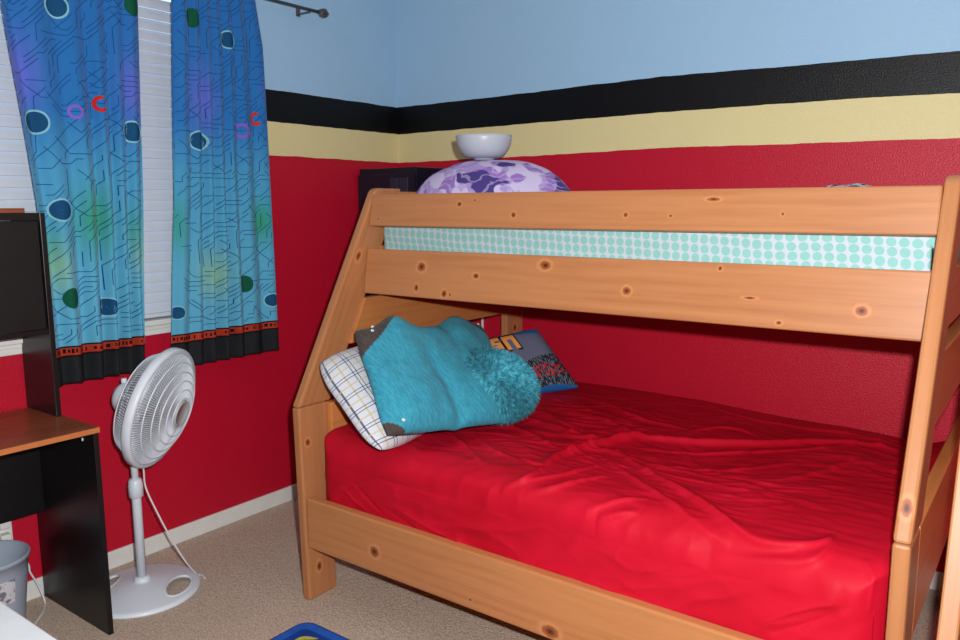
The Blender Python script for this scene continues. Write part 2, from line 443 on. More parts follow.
def board(name, o, X, Y, poly, thick, parent, base, knots=(), bevel=.005, label=None, seed=None, mat=None, **kw):
    """poly: outline in local (x, z); local x runs along the grain, local y through the thickness"""
    _bn[0] += 1
    X = V(X).normalized(); Y = V(Y).normalized(); Z = X.cross(Y)
    M3 = Matrix((X, Y, Z)).transposed()
    bm = bmesh.new()
    a = [bm.verts.new((x, 0, z)) for x, z in poly]; b = [bm.verts.new((x, thick, z)) for x, z in poly]
    n = len(poly); bm.faces.new(a); bm.faces.new(b[::-1])
    for i in range(n): bm.faces.new((a[i], b[i], b[(i+1) % n], a[(i+1) % n]))
    bmesh.ops.recalc_face_normals(bm, faces=bm.faces)
    bmesh.ops.bevel(bm, geom=list(bm.edges), offset=bevel, segments=2, affect='EDGES', profile=.5)
    me = bm_mesh(bm, name)
    inv = M3.transposed()
    kl = []
    for q in knots:
        pl = inv @ (V(q[0])-V(o)); kl.append((pl.x, pl.z, q[1], q[2], pl.y, q[3] if len(q) > 3 else 0))
    ob = link(name, me, mat or wood('pine_board_%d' % _bn[0], seed or _bn[0], kl, **kw), parent)
    mw = M3.to_4x4(); mw.translation = V(o)-V(base); ob.matrix_local = mw
    if label: ob['label'] = label
    return ob
def rect(L, Wd): return [(0, 0), (L, 0), (L, Wd), (0, Wd)]

# ------------------------------------------------------------------ bunk bed
x0, tk, yf, w_, zj = .8466, .0382, -1.5135, .1425, .752
Lin = 1.945; xi0 = x0+tk; xi1 = xi0+Lin; x1 = xi1
ys, zs = -1.109, 1.563
bb_ = V((x0+tk+Lin/2, -.78, 0))
bed = empty('bunk_bed', bb_, 'honey pine bunk bed with sloping front posts and wide lower bunk', 'bed')
Xv, Yv, Zv = V((1, 0, 0)), V((0, 1, 0)), V((0, 0, 1))
P = lambda *a, **k: board(*a, **k)
for i, xx in enumerate((x0, x1)):
    kn = [(at(311, 443, 'x', xi0), .014, .012), (at(320, 566, 'x', xi0), .02, .012)] if i == 0 else []
    lean = V((-.022, 0, 0)) if i == 0 else V((0, 0, 0))      # the frame stands slightly out of plumb here
    up_ = V((lean.x, 0, zj)); P('lower_post', (xx, yf, 0), up_, V((up_.z, 0, -up_.x)), rect(zj, w_), tk, bed, bb_, kn, bevel=.008, seed=3+i*5)
    dl = V((0, ys-yf, zs-zj)); Ls = dl.length; dl.normalize()
    nb = dl.cross(Xv)      # local z of the slanted board
    def loc2(y, z): q = V((0, y-yf, z-zj)); return (q.dot(dl), q.dot(nb))
    hw = w_/nb.y
    pts = [loc2(yf+.0, zj+.002), loc2(yf+hw, zj+.002), loc2(ys+hw, zs), loc2(ys+.03, zs), loc2(ys+.012, zs-.004), loc2(ys-.002, zs-.016)]
    kn = [(V((xx+.019, yf+.499*(.826-zj), .826)), .022, .022, 1/.012)] if i else [((xx, -1.2, 1.3), .02, .012)]
    dq = (V((0, ys-yf, zs-zj))-lean).normalized()
    P('slanted_post', V((xx, yf, zj))+lean, dq, V((dq.z, 0, -dq.x)).normalized(), pts, tk, bed, bb_, kn, bevel=.008, seed=5+i*4)
    P('rear_post', (xx, -.19, 0), Zv, Xv, rect(1.55, w_), tk, bed, bb_, [((xx, -.12, .88), .02, .015)], bevel=.006, seed=9+i)
P('side_rail', (xi0, yf+.002, .2154), Xv, Yv, rect(Lin, .1956), tk, bed, bb_, [(at(374, 552, 'y', yf), .022, .02), (at(550, 632, 'y', yf), .03, .02), (at(470, 600, 'y', yf), .006, .005)], bevel=.006, seed=21, light=(188, 124, 76), dark=(158, 96, 54))
P('side_rail', (xi0, -.10, .2154), Xv, Yv, rect(Lin, .1956), tk, bed, bb_, bevel=.006, seed=22)
tilt = V((0, .1592, 1)).normalized(); Yt = tilt.cross(Xv)
gy = lambda z: -1.1632+.1592*(z-1.3)
def kx(px, py, rx, rz, z=1.25): return (at(px, py, 'y', gy(z)), rx, rz)
P('upper_rail', (xi0, gy(1.1546), 1.1546), Xv, Yt, rect(Lin, .176), tk, bed, bb_,
  [kx(421, 267, .020, .017), kx(418, 288, .010, .014), kx(446, 294, .012, .014), kx(452, 295, .005, .008), kx(476, 276, .013, .010), kx(544, 265, .022, .015), kx(627, 291, .014, .013), kx(862, 311, .015, .013), kx(719, 268, .006, .007), kx(780, 323, .008, .006), kx(750, 298, .018, .004)], bevel=.006, seed=31)
P('guard_rail', (xi0, gy(1.4158), 1.4158), Xv, Yt, rect(Lin, .1242), tk, bed, bb_,
  [kx(459, 204, .011, .009, 1.48), kx(474, 200, .006, .005, 1.48), kx(514, 215, .010, .010, 1.48), kx(626, 215, .008, .008, 1.48), kx(671, 216, .006, .005, 1.48), kx(783, 214, .005, .005, 1.48), kx(379, 219, .005, .005, 1.48), kx(713, 199, .02, .006, 1.48)], bevel=.005, seed=37)
P('upper_rail', (xi0, -.10, 1.1546), Xv, Yv, rect(Lin, .176), tk, bed, bb_, bevel=.006, seed=33)
def yslant(z): return yf+(ys-yf)*(z-zj)/(zs-zj)+hw
for xx, nm in ((x0, 'headboard_slat'), (x1, 'footboard_slat')):
    sd = 41 if nm[0] == 'h' else 51
    for za, zb_ in ((.962, 1.135), (1.19, 1.335), (1.415, 1.55)):
        ya = yslant(za)-.012
        pl = [(0, 0), (-.19-ya, 0), (-.19-ya, zb_-za), (yslant(zb_)-.012-ya, zb_-za)]
        P(nm, (xx+tk, ya, za), Yv, -Xv, pl, tk-.002, bed, bb_, bevel=.004, seed=sd+za, light=(186, 118, 66), dark=(156, 90, 46))
    P(nm, (xx+tk, yf+w_, .47), Yv, -Xv, rect(-.19-yf-w_, .28), tk-.002, bed, bb_, bevel=.004, seed=sd+7, light=(204, 128, 70), dark=(172, 98, 48))
M_steel = plain('steel_bolt', (170, 170, 172), .3, .5, .05, Metallic=1)
for y, z in ((yf+.07, .31), (yf+.07, .25)):
    lathe('bolt', [(0, 0), (.009, 0), (.009, .004), (.005, .007), (0, .007)], M_steel, bed, V((x1+tk, y, z))-bb_, 12, M=Matrix.Rotation(math.radians(90), 4, 'Y'))
M_ply = plain('plain_pine', (206, 150, 96), .6, .3)
boxes('bunk_board', [((xi0, -1.13, 1.17), (xi1, -.06, 1.188))], M_ply, bed, bb_)
boxes('bunk_board', [((xi0, yf+tk+.004, .30), (xi1, -.06, .318))], M_ply, bed, bb_)

# ladder at the foot end
lb = V((2.955, -1.80, 0))
lad = empty('bunk_ladder', lb, 'pine ladder leaning in front of the foot end of bunk bed', 'ladder')
dl = V((0, .37, 1)).normalized()
for xx in (2.935, 3.235):
    P('ladder_rail', (xx, -1.815, .0), dl, Xv, [(0, 0), (1.55, 0), (1.55, .085), (.031, .085)], .038, lad, lb, bevel=.005, seed=61+xx)
for k in range(1, 5):
    z = .30*k
    P('rung', (2.973, -1.815+.37*z+.03, z), Xv, Yv, rect(.262, .035), .06, lad, lb, bevel=.005, seed=66+k)

# ------------------------------------------------------------------ lower mattress with red sheet
mz, my0, my1 = .656, -.065, -1.468
mx0, mx1 = xi0+.003, xi1-.006
RF, HM = .10, .325        # front edge radius, cover depth
def sheet_pt(px, py):
    """photo pixel -> (x, distance along the cover from its back edge)"""
    Ly = my0-my1; q = at(px, py, 'y', my1)
    if q.z < mz-RF: return (q.x, Ly+(mz-q.z-RF)/(1-RF/HM))
    for k in range(0, 700):
        d = .002*k; y = my1+d; zp = mz-(RF-math.sqrt(max(0, RF*RF-(RF-d)**2)) if d < RF else 0)
        q = at(px, py, 'y', y)
        if q.z <= zp: return (q.x, Ly-d)
    return (q.x, 0)
FOLDS = [  # polyline in photo pixels, height, width (metres)
 ([(610,441),(645,437),(702,441),(763,443),(824,441),(897,443)], .026, .030),
 ([(640,446),(700,450),(770,449),(840,446)], .010, .018),
 ([(610,444),(653,475),(702,506),(742,534),(783,546),(824,544),(834,534)], .022, .022),
 ([(600,455),(640,485),(690,520),(730,545)], .012, .018),
 ([(710,555),(763,561),(807,563),(826,552),(832,540)], .016, .018),
 ([(690,545),(740,553),(800,555)], -.010, .016),
 ([(543,468),(563,455),(607,442),(650,435)], .026, .028),
 ([(503,492),(530,480),(545,468)], .018, .016),
 ([(527,496),(563,487),(610,477)], .014, .015),
 ([(520,487),(560,477),(600,465)], .012, .013),
 ([(330,458),(397,472),(457,481),(503,495),(563,507),(600,515)], .010, .022),
 ([(345,470),(420,489),(480,497),(520,502)], -.007, .018),
 ([(447,430),(465,448),(483,467)], .014, .017),
 ([(470,430),(490,450),(520,462)], .010, .017),
 ([(598,524),(618,517),(640,514)], .018, .012),
 ([(585,515),(610,505),(650,500)], .010, .012),
 ([(520,458),(530,464),(545,468)], .012, .010),
 ([(340,487),(352,499),(366,512)], .008, .010),
 ([(350,480),(368,500),(384,516)], -.008, .010),
 ([(390,503),(440,533),(490,557)], .010, .013),
 ([(378,503),(430,536),(470,556)], -.006, .010),
 ([(560,575),(600,585),(640,600),(690,618)], .006, .014),
 ([(755,624),(800,610),(840,598)], .014, .016),
 ([(770,634),(820,620),(850,604)], -.010, .014),
 ([(862,560),(875,585),(880,620)], .012, .014),
 ([(700,470),(760,480),(820,470),(870,450)], .008, .030),
 ([(640,462),(720,468),(800,460)], .008, .020),
 ([(690,430),(730,428),(760,436)], .012, .012),
 ([(590,400),(640,418),(690,428)], .010, .022),
 ([(700,400),(740,415),(800,425),(860,430)], .008, .022),
]
FL = [([sheet_pt(*q) for q in spl], h, wd) for spl, h, wd in FOLDS]
FLs = []
for pts, h, wd in FL:
    sp = spline([V((a, b, 0)) for a, b in pts], 6)
    FLs.append((sp, h, wd, min(p_.x for p_ in sp)-3*wd, max(p_.x for p_ in sp)+3*wd, min(p_.y for p_ in sp)-3*wd, max(p_.y for p_ in sp)+3*wd))
def fold_h(x, tt):
    s = 0
    for sp, h, wd, xa, xb, ya, yb_ in FLs:
        if not (xa < x < xb and ya < tt < yb_): continue
        best = 9; sd = 0; tp = 0; n = len(sp)
        for i in range(n-1):
            a, b = sp[i], sp[i+1]; dx, dy = b.x-a.x, b.y-a.y; L2 = dx*dx+dy*dy+1e-12
            k = min(1, max(0, ((x-a.x)*dx+(tt-a.y)*dy)/L2)); ex, ey = x-a.x-k*dx, tt-a.y-k*dy; d = ex*ex+ey*ey
            if d < best: best = d; sd = dx*ey-dy*ex; tp = (i+k)/(n-1)
        d = math.sqrt(best); ww = wd*(.42 if sd > 0 else .95)   # steeper towards the front
        s += .85*h*math.exp(-(d/ww)**1.5)*math.sin(math.pi*min(1, max(0, tp)))**.7
    return s
def build_mattress(name, x_0, x_1, y_0, y_1, zt, hgt, r, nx, ny, disp, mat):
    # cover bent over all four sides; s along x, q from the back edge to the front
    Lx, Ly = x_1-x_0, y_0-y_1; rx = min(r, .035)
    def axis(L, n_mid, ns=10):
        side = [-(hgt)+hgt*i/10 for i in range(10)]
        return side + [L*i/n_mid for i in range(n_mid+1)] + [L+hgt*(i+1)/ns for i in range(ns)]
    ss, qs = axis(Lx, nx), axis(Ly, ny, 48 if nx > 200 else 10)
    def bend(v, L):   # -> (position along, drop, outward)
        if v < 0: return 0, -v
        if v > L: return L, v-L
        return v, 0
    vs_, fs = [], []
    for q in qs:
        for s in ss:
            px, dx = bend(s, Lx); py, dy = bend(q, Ly)
            # rounded edges
            ex = min(px, Lx-px); ey = min(py, Ly-py)
            dr = max(dx, dy)
            rz = 0
            if dr == 0:
                for e, r_ in ((ex, rx), (ey, r)):
                    if e < r_: rz += r_-math.sqrt(max(0, r_*r_-(r_-e)**2))
                rz = min(rz, r)
            inset = 0
            h = disp(x_0+px, q)*min(1, .1+ex/.09)
            z = zt-rz-(dr*(1-r/hgt)+r if dr > 0 else 0)
            z = max(z, zt-hgt)
            x, y = x_0+px, y_0-py
            # plan-corner rounding
            if ex < r and ey < r:
                vx, vy = r-ex, r-ey; dd = math.hypot(vx, vy)
                if dd > r:
                    x += (1 if px < Lx/2 else -1)*(vx-vx*r/dd); y += (-1 if py < Ly/2 else 1)*(vy-vy*r/dd)
            nrm = V((0, 0, 1))
            if dr > 0:
                nrm = V((-1 if s < 0 else (1 if s > Lx else 0), 1 if q < 0 else (-1 if q > Ly else 0), 0)).normalized()
                h *= .8
            elif py > Ly-r: k = (py-(Ly-r))/r; nrm = V((0, -k, 1-k*.6)).normalized()
            vs_.append(V((x, y, z))+nrm*h)
    n = len(ss)
    for j in range(len(qs)-1):
        for i in range(n-1):
            a = j*n+i; fs.append((a, a+1, a+n+1, a+n))
    loop = list(range(n)) + [j*n+n-1 for j in range(1, len(qs))] + [(len(qs)-1)*n+i for i in range(n-2, -1, -1)] + [j*n for j in range(len(qs)-2, 0, -1)]
    fs.append(tuple(loop))
    b = V(((x_0+x_1)/2, (y_0+y_1)/2, zt-hgt))
    return mesh(name, [v-b for v in vs_], fs, True), b
def ridged(x, y, k):
    n_ = noise.noise(V((x, y, k))); return max(0, 1-abs(n_)*2.6)**2
def disp_low(x, q):
    wx = x+.10*noise.noise(V((x*2.5, q*2.5, 11))); wq = q+.10*noise.noise(V((x*2.5, q*2.5, 17)))
    a = .008*noise.fractal(V((x*2.2, q*3.0, 1.3)), 1, 2, 3)
    mid = max(0, min(1, q*4))*(1 if q < 1.40 else max(.35, 1-(q-1.40)*5))
    m1 = max(0, .25+noise.noise(V((x*1.6, q*1.8, 21))))
    a += mid*(.014*m1*ridged(wx*2.6+wq*1.6, wq*9-wx*3.0, 2) + .009*m1*ridged(wx*5-wq*3, wq*15+wx*5, 5) + .0025*noise.noise(V((wx*14, wq*34, 8))))
    side = 1 if 0 < q < 1.40 else .75
    a -= .045*max(0, (x-1.7)/1.1)*max(0, 1-max(q, 0)/.55)
    if q > 1.36: a += .006*noise.noise(V((x*11+q*9, q*3, 7)))*min(1, (q-1.36)*10) + .010*ridged(x*4.5+q*6, q*2.5-x*2, 3)*min(1, (q-1.36)*8)
    if q > 1.30: a += .018*ridged(x*3.2-q*4.0, q*3+x*1.5, 31)*min(1, (q-1.30)*6)*max(0, .2+noise.noise(V((x*2.2, q, 41))))
    if q > 1.52: a += .010*max(0, noise.noise(V((x*7, 3, 1))))*math.sin(x*55+q*60)*min(1, (q-1.52)*12)
    sag = -.010*math.exp(-((x-2.0)**2)/.3-((q-.8)**2)/.08)
    return a*side + fold_h(x, q) + sag
t = NT('red_sateen'); co = t.coord(); n = t.noise(co, 3, 3)
c = t.mix(t.smooth(n.outputs[0], .3, .7), s2l(178, 10, 32), s2l(194, 16, 42)); t.bump(t.noise(co, 700, 2).outputs[0], .06, .001)
M_sheet = t.done(c, .58, .14, **{'Sheen Weight': 0.0})
me, b = build_mattress('lower_mattress', mx0, mx1, my0, my1, mz, HM, RF, 400, 300, disp_low, M_sheet)
mat_lo = empty('lower_mattress', b, 'wide mattress in rumpled glossy red sheet on the lower bunk', 'mattress')
link('red_sheet', me, M_sheet, mat_lo)
M_tick = plain('white_ticking', (226, 224, 220), .8, .2)
boxes('mattress_core', [((mx0+.03, my1+.04, .322), (mx1-.03, my0-.04, .55))], M_tick, mat_lo, b, bevel=.03)

# upper mattress with dotted sheet
t = NT('mint_dot_sheet'); p = t.pos(); sx = t.n('ShaderNodeSeparateXYZ'); t.l(p, sx.inputs[0])
wz = t.noise(p, 5, 2); 
xq = t.math('ADD', sx.outputs[0], t.math('MULTIPLY', t.math('SUBTRACT', wz.outputs[0], .5), .02)); zq = t.math('ADD', t.math('ADD', sx.outputs[2], t.math('MULTIPLY', sx.outputs[0], .045)), t.math('MULTIPLY', t.math('SUBTRACT', wz.outputs[0], .5), .012))
zq = t.math('SUBTRACT', zq, sx.outputs[1])
PX, PZ = .0315, .0275
row = t.math('FLOOR', t.math('DIVIDE', zq, PZ)); odd = t.math('MULTIPLY', row, .12)
fx = t.math('SUBTRACT', t.math('FRACT', t.math('ADD', t.math('DIVIDE', xq, PX), odd)), .5); fz = t.math('SUBTRACT', t.math('FRACT', t.math('DIVIDE', zq, PZ)), .5)
d = t.math('SQRT', t.math('ADD', t.math('POWER', t.math('MULTIPLY', fx, PX), 2), t.math('POWER', t.math('MULTIPLY', fz, PZ), 2)))
c = t.mix(t.smooth(d, .0122, .0136), s2l(138, 188, 180), s2l(188, 196, 204)); t.bump(t.noise(p, 9, 3).outputs[0], .25, .02)
M_dots = t.done(c, .75, .2)
def disp_up(x, q):
    return .006*noise.fractal(V((x*3, q*9, 4)), 1, 2, 3) + (.006*math.exp(-((q-1.06-.06*(x-1.5))/.012)**2)*math.exp(-((x-1.5)/.5)**2) if q > .9 else 0)
me, b = build_mattress('upper_mattress', mx0, mx1, -.11, -1.083, 1.445, .25, .03, 120, 60, disp_up, M_dots)
mat_up = empty('upper_mattress', b, 'narrow mattress in white sheet with mint dots on the upper bunk', 'mattress')
link('dotted_sheet', me, M_dots, mat_up)

# ------------------------------------------------------------------ pillows
def pillow(name, label, corners, Tf, Tb, mat, colfn=None, nu=90, nv=70, edge=None, disp=None, pinch=.05, rnd_=.12, pw=4):
    A, B, Cc, D = [V(q) for q in corners]
    base = (A+B+Cc+D)/4; zmin = min(q.z for q in (A, B, Cc, D)); base.z = zmin
    nrm = ((B-A)+(Cc-D)).cross((D-A)+(Cc-B)).normalized()
    if nrm.dot(CAM-base) < 0: nrm = -nrm
    def Pt(u, v, side):
        a, c_ = 2*u-1, 2*v-1
        uu = .5+.5*a*(1-pinch*(1-c_*c_)*a*a)*math.sqrt(1-rnd_*c_**4); vv = .5+.5*c_*(1-pinch*(1-a*a)*c_*c_)*math.sqrt(1-rnd_*a**4)
        q = A*(1-uu)*(1-vv)+B*uu*(1-vv)+Cc*uu*vv+D*(1-uu)*vv
        if edge: q = q+V(edge(u, v))
        th = max(0, (1-abs(a)**pw)*(1-abs(c_)**pw))**.55
        dd = disp(u, v)*(th**.5) if disp else 0
        return q + nrm*(side*th*(Tf if side > 0 else Tb) + dd)
    vs_, fs, uv = [], [], []
    for side in (1, -1):
        b0 = len(vs_)
        for j in range(nv+1):
            for i in range(nu+1):
                vs_.append(Pt(i/nu, j/nv, side)-base); uv.append((i/nu, j/nv, side))
        for j in range(nv):
            for i in range(nu):
                a = b0+j*(nu+1)+i; f = (a, a+1, a+nu+2, a+nu+1); fs.append(f if side > 0 else f[::-1])
    me = mesh(name, vs_, fs, True)
    ul = me.uv_layers.new(name='UVMap')
    for lp in me.loops: q = uv[lp.vertex_index]; ul.data[lp.index].uv = (q[0], q[1])
    if colfn:
        ca = me.color_attributes.new('Col', 'FLOAT_COLOR', 'POINT')
        for k, q in enumerate(uv): ca.data[k].color = colfn(*q)
    bm = bmesh.new(); bm.from_mesh(me); bmesh.ops.remove_doubles(bm, verts=bm.verts, dist=1e-5); bmesh.ops.recalc_face_normals(bm, faces=bm.faces); bm.to_mesh(me); bm.free()
    for p_ in me.polygons: p_.use_smooth = True
    me.materials.append(mat)
    o = link(name, me, None, None, base); tag(o, label, 'pillow'); o['_n'] = 0; del o['_n']
    return o, Pt, base, nrm
# plaid pillow
t = NT('plaid_cotton'); uvn = t.n('ShaderNodeUVMap'); uvn.uv_map = 'UVMap'; sx = t.n('ShaderNodeSeparateXYZ'); t.l(uvn.outputs[0], sx.inputs[0])
def stripe(cc, period, off, wd):
    f = t.math('FRACT', t.math('ADD', t.math('DIVIDE', cc, period), off)); return t.math('LESS_THAN', t.math('ABSOLUTE', t.math('SUBTRACT', f, .5)), wd/period/2)
col = s2l(204, 206, 212)
for ax, per in ((0, .115), (1, .155)):
    cc = sx.outputs[ax]; k = per/.14
    col = t.mix(t.math('MULTIPLY', stripe(cc, per, 0, .011*k), .75), col, s2l(196, 178, 128))
    col = t.mix(t.math('MULTIPLY', stripe(cc, per, .40, .0065*k), .85), col, s2l(62, 62, 92))
    col = t.mix(t.math('MULTIPLY', stripe(cc, per, .58, .0065*k), .85), col, s2l(62, 62, 92))
t.bump(t.noise(t.coord(), 9, 3).outputs[0], .3, .02)
M_plaid = t.done(col, .8, .15)
pl_c = [at(308, 360, 'x', .945), (.92, -.82, .97), (1.17, -.86, .66), at(378, 460, 'z', .667)]
pillow('plaid_pillow', 'white pillow with navy and tan plaid lines leaning on headboard', pl_c, .085, .045, M_plaid, pinch=.02, rnd_=.22,
       disp=lambda u, v: .008*noise.noise(V((u*5, v*4, 3.3))))
# teal plush pillow
t = NT('teal_plush'); vc = t.n('ShaderNodeVertexColor'); vc.layer_name = 'Col'; co = t.coord()
n = t.noise(t.mapping(co, (12, 60, 14)), 2.6, 4, .65)
mul = t.n('ShaderNodeMix', data_type='RGBA', blend_type='MULTIPLY'); mul.inputs[0].default_value = 1; t.l(vc.outputs[0], mul.inputs[6]); t.l(t.mix(t.smooth(n.outputs[0], .35, .7), (.62, .72, .76, 1), (1.0, 1.0, 1.0, 1)), mul.inputs[7])
t.bump(n.outputs[0], .7, .008)
M_plush = t.done(mul.outputs[2], .85, .15, **{'Sheen Weight': .12, 'Sheen Roughness': .4, 'Sheen Tint': (.6, .9, 1, 1)})
TEAL = s2l(66, 160, 182); BRN = s2l(84, 72, 66)
def teal_col(u, v, s):
    for cu, cv, r in ((0, 0, .23), (1, 0, .24), (0, 1, .09)):
        if abs(u-cu)*1.0+abs(v-cv)*1.15 < r*1.35: return BRN
    return TEAL
def teal_edge(u, v):
    k = (1-v)**2
    top = .040*math.exp(-((u-.24)/.085)**2) - .022*math.exp(-((u-.46)/.12)**2) + .030*math.exp(-((u-.74)/.10)**2)
    return V((0, 0, top*k))
tA, tB = at(349, 328, 'x', 1.06), at(482, 322, 'x', 1.08); tC, tD = at(515, 424, 'z', .69), at(384, 440, 'z', .73)
tp, tPt, tb, tn = pillow('teal_plush_pillow', 'teal plush pillow with brown corners and shaggy pom on the red sheet', [tA, tB, tC, tD], .08, .03, M_plush, teal_col, 130, 100, teal_edge,
    lambda u, v: .020*noise.noise(V((u*3.4, v*3, 9)))+.008*noise.noise(V((u*9, v*8, 4))) - .030*math.exp(-((u-.30-.25*v)/.05)**2)*max(0, v-.10) - .022*math.exp(-((u-.58-.12*v)/.045)**2)*max(0, .75-v), pinch=.05)
M_wdot = plain('white_button', (236, 236, 236), .5, .4)
for u, v in ((.085, .085), (.11, .02), (.93, .06), (.10, .93)):
    q = tPt(u, v, 1)-tb; vs_, fs = lathe_data([(0, .0035), (.005, .003), (.0068, .001), (.0068, -.002)], 12, M=tn.to_track_quat('Z', 'Y').to_matrix().to_4x4())
    link('button', mesh('button', [a+q for a in vs_], fs, True), M_wdot, tp)
# shaggy pom
t = NT('teal_shag'); co = t.coord(); n = t.noise(co, 60, 3, .7)
M_shag = t.done(t.mix(t.smooth(n.outputs[0], .3, .7), s2l(16, 112, 138), s2l(96, 196, 212)), .7, .2, **{'Sheen Weight': .08, 'Sheen Tint': (.6, .9, 1, 1)})
pc = at(494, 388, 'y', -1.0)
ax1 = (at(533, 412, 'y', -.83)-at(461, 362, 'y', -1.03)); ax1.normalize()
nrm = (CAM-pc).normalized(); nrm = (nrm+V((0, 0, .5))).normalized(); ax2 = nrm.cross(ax1).normalized(); ax1 = ax2.cross(nrm).normalized()
pc = pc+nrm*.03; ra, rb, rc = .180, .140, .085
vs_, fs = [], []
for j in range(17):
    th = math.pi*j/16
    for i in range(32):
        ph = 2*math.pi*i/32
        vs_.append(ax1*(ra*.82*math.sin(th)*math.cos(ph))+ax2*(rb*.82*math.sin(th)*math.sin(ph))+nrm*(rc*.8*math.cos(th))+pc-tb)
for j in range(16):
    for i in range(32): fs.append((j*32+i, j*32+(i+1) % 32, (j+1)*32+(i+1) % 32, (j+1)*32+i))
pom = link('pom', mesh('pom', vs_, fs, True), M_shag, tp)
vs_, fs = [], []
rnd = random.Random(5)
for k in range(15000):
    z = rnd.uniform(-.35, 1); ph = rnd.uniform(0, 2*math.pi); s = math.sqrt(1-z*z)
    d = ax1*(s*math.cos(ph)*ra*.82)+ax2*(s*math.sin(ph)*rb*.82)+nrm*(z*rc*.8)
    g = (ax1*(s*math.cos(ph)/ra)+ax2*(s*math.sin(ph)/rb)+nrm*(z/rc)).normalized()
    out = (ax1*math.cos(ph)+ax2*math.sin(ph))
    rv = V((rnd.gauss(0, 1), rnd.gauss(0, 1), rnd.gauss(0, 1)))*.28
    dirv = (g*.75+out*.75+rv).normalized(); Ln = rnd.uniform(.026, .046); sd = dirv.cross(V((rnd.random(), rnd.random(), rnd.random()))).normalized()*.0019
    p0 = pc+d*.97-tb; p1 = p0+dirv*Ln*.55; p2 = p0+(dirv+out*.35-V((0, 0, .25))).normalized()*Ln
    q = len(vs_); vs_ += [p0-sd, p0+sd, p1+sd*.9, p1-sd*.9, p2]
    fs += [(q, q+1, q+2, q+3), (q+3, q+2, q+4)]
fur = link('shag_fibres', mesh('shag_fibres', vs_, fs, False), M_shag, pom); fur['kind'] = 'stuff'
# printed pillow at the back wall
def inpoly(x, y, poly):
    r = False; j = len(poly)-1
    for i in range(len(poly)):
        a, b = poly[i], poly[j]
        if (a[1] > y) != (b[1] > y) and x < (b[0]-a[0])*(y-a[1])/(b[1]-a[1])+a[0]: r = not r
        j = i
    return r
def rot(c, w, h, a, pts): return [(c[0]+(x*math.cos(a)-y*math.sin(a))*w, c[1]+(x*math.sin(a)+y*math.cos(a))*h) for x, y in pts]
G1 = [(-1, -1), (1, -1), (1, -.35), (.1, -.35), (.1, -.1), (1, -.1), (1, 1), (-1, 1), (-1, .4), (.2, .4), (.2, .2), (-1, .2)]
G2 = [(-1, -1), (1, -1), (1, 1), (.35, 1), (.35, -.35), (-.35, -.35), (-.35, 1), (-1, 1)]
LET = [(.20, .115, .10, .115, G1), (.45, .14, .105, .125, G2)]
def sport_col(u, v, s):
    w = .035*math.sin(u*5)
    c = s2l(40, 96, 150)
    if v > .09+.02*math.sin(u*9): c = s2l(98, 100, 122)
    if v > .50+w:
        k = noise.noise(V((u*60, v*24+u*40, 1))); c = s2l(36, 38, 46) if k < .15 else s2l(108, 116, 128)
        r_ = noise.noise(V((u*26, v*30, 5)))
        if .60 < v < .80 and .35 < u < .95 and r_ > .12: c = s2l(200, 24, 40)
    if v > .955+.035*math.sin(u*6+1): c = s2l(34, 92, 156)
    if u < .34 and .26 < v < .50+w: c = s2l(196, 60, 44)
    for cx_, cy_, ww, hh, gph in LET:
        if abs(u-cx_) < ww*1.6 and abs(v-cy_-.02) < hh*1.7:
            for sc, cc in ((1.22, (20, 20, 26)), (1.0, (232, 154, 78))):
                if inpoly(u, v, rot((cx_, cy_+.05), ww*sc, hh*sc, 0, gph)): c = s2l(*cc)
    return c
t = NT('printed_cotton'); vc = t.n('ShaderNodeVertexColor'); vc.layer_name = 'Col'; t.bump(t.noise(t.coord(), 400, 2).outputs[0], .2, .002)
M_sport = t.done(vc.outputs[0], .8, .15)
sA, sB = at(478, 340, 'y', -.45), at(537, 327, 'y', -.33); sC, sD = at(582, 389, 'y', -.36), at(520, 399, 'y', -.50)
pillow('printed_pillow', 'dark blue and grey pillow with orange lettering by the back wall', [sA, sB, sC, sD], .06, .035, M_sport, sport_col, 190, 150, None, None, .05)

# purple floral bundle and bowl on the upper bunk
t = NT('purple_floral'); co = t.coord()
wn = t.noise(co, 5, 2); wv = t.n('ShaderNodeVectorMath', operation='MULTIPLY_ADD'); t.l(wn.outputs['Color'], wv.inputs[0]); wv.inputs[1].default_value = (.12, .12, .12); t.l(co, wv.inputs[2])
def blot(scale, a, b, loc):
    return t.smooth(t.noise(t.mapping(wv.outputs[0], (1, 1, 1), loc), scale, 1.5, .45).outputs[0], a, b)
c = t.mix(blot(9, .47, .50, (1, 2, 3)), s2l(164, 142, 194), s2l(194, 182, 212))
c = t.mix(blot(11, .53, .56, (5, 1, 2)), c, s2l(146, 112, 180))
c = t.mix(blot(8, .58, .60, (2, 7, 4)), c, s2l(74, 58, 124))
vein = t.n('ShaderNodeTexWave', wave_type='RINGS'); vein.inputs['Scale'].default_value = 16; vein.inputs['Distortion'].default_value = 7; t.l(wv.outputs[0], vein.inputs[0])
c = t.mix(t.math('MULTIPLY', t.smooth(vein.outputs[1], .75, .95), .4), c, s2l(196, 184, 218))
M_flor = t.done(c, .85, .15)
by = -.76; bc = at(484, 163, 'y', by); ztop = at(490, 160.5, 'y', by).z
bcx = bc.x+.03; zb0 = 1.452
vs_, fs = [], []; NR, NA = 40, 72
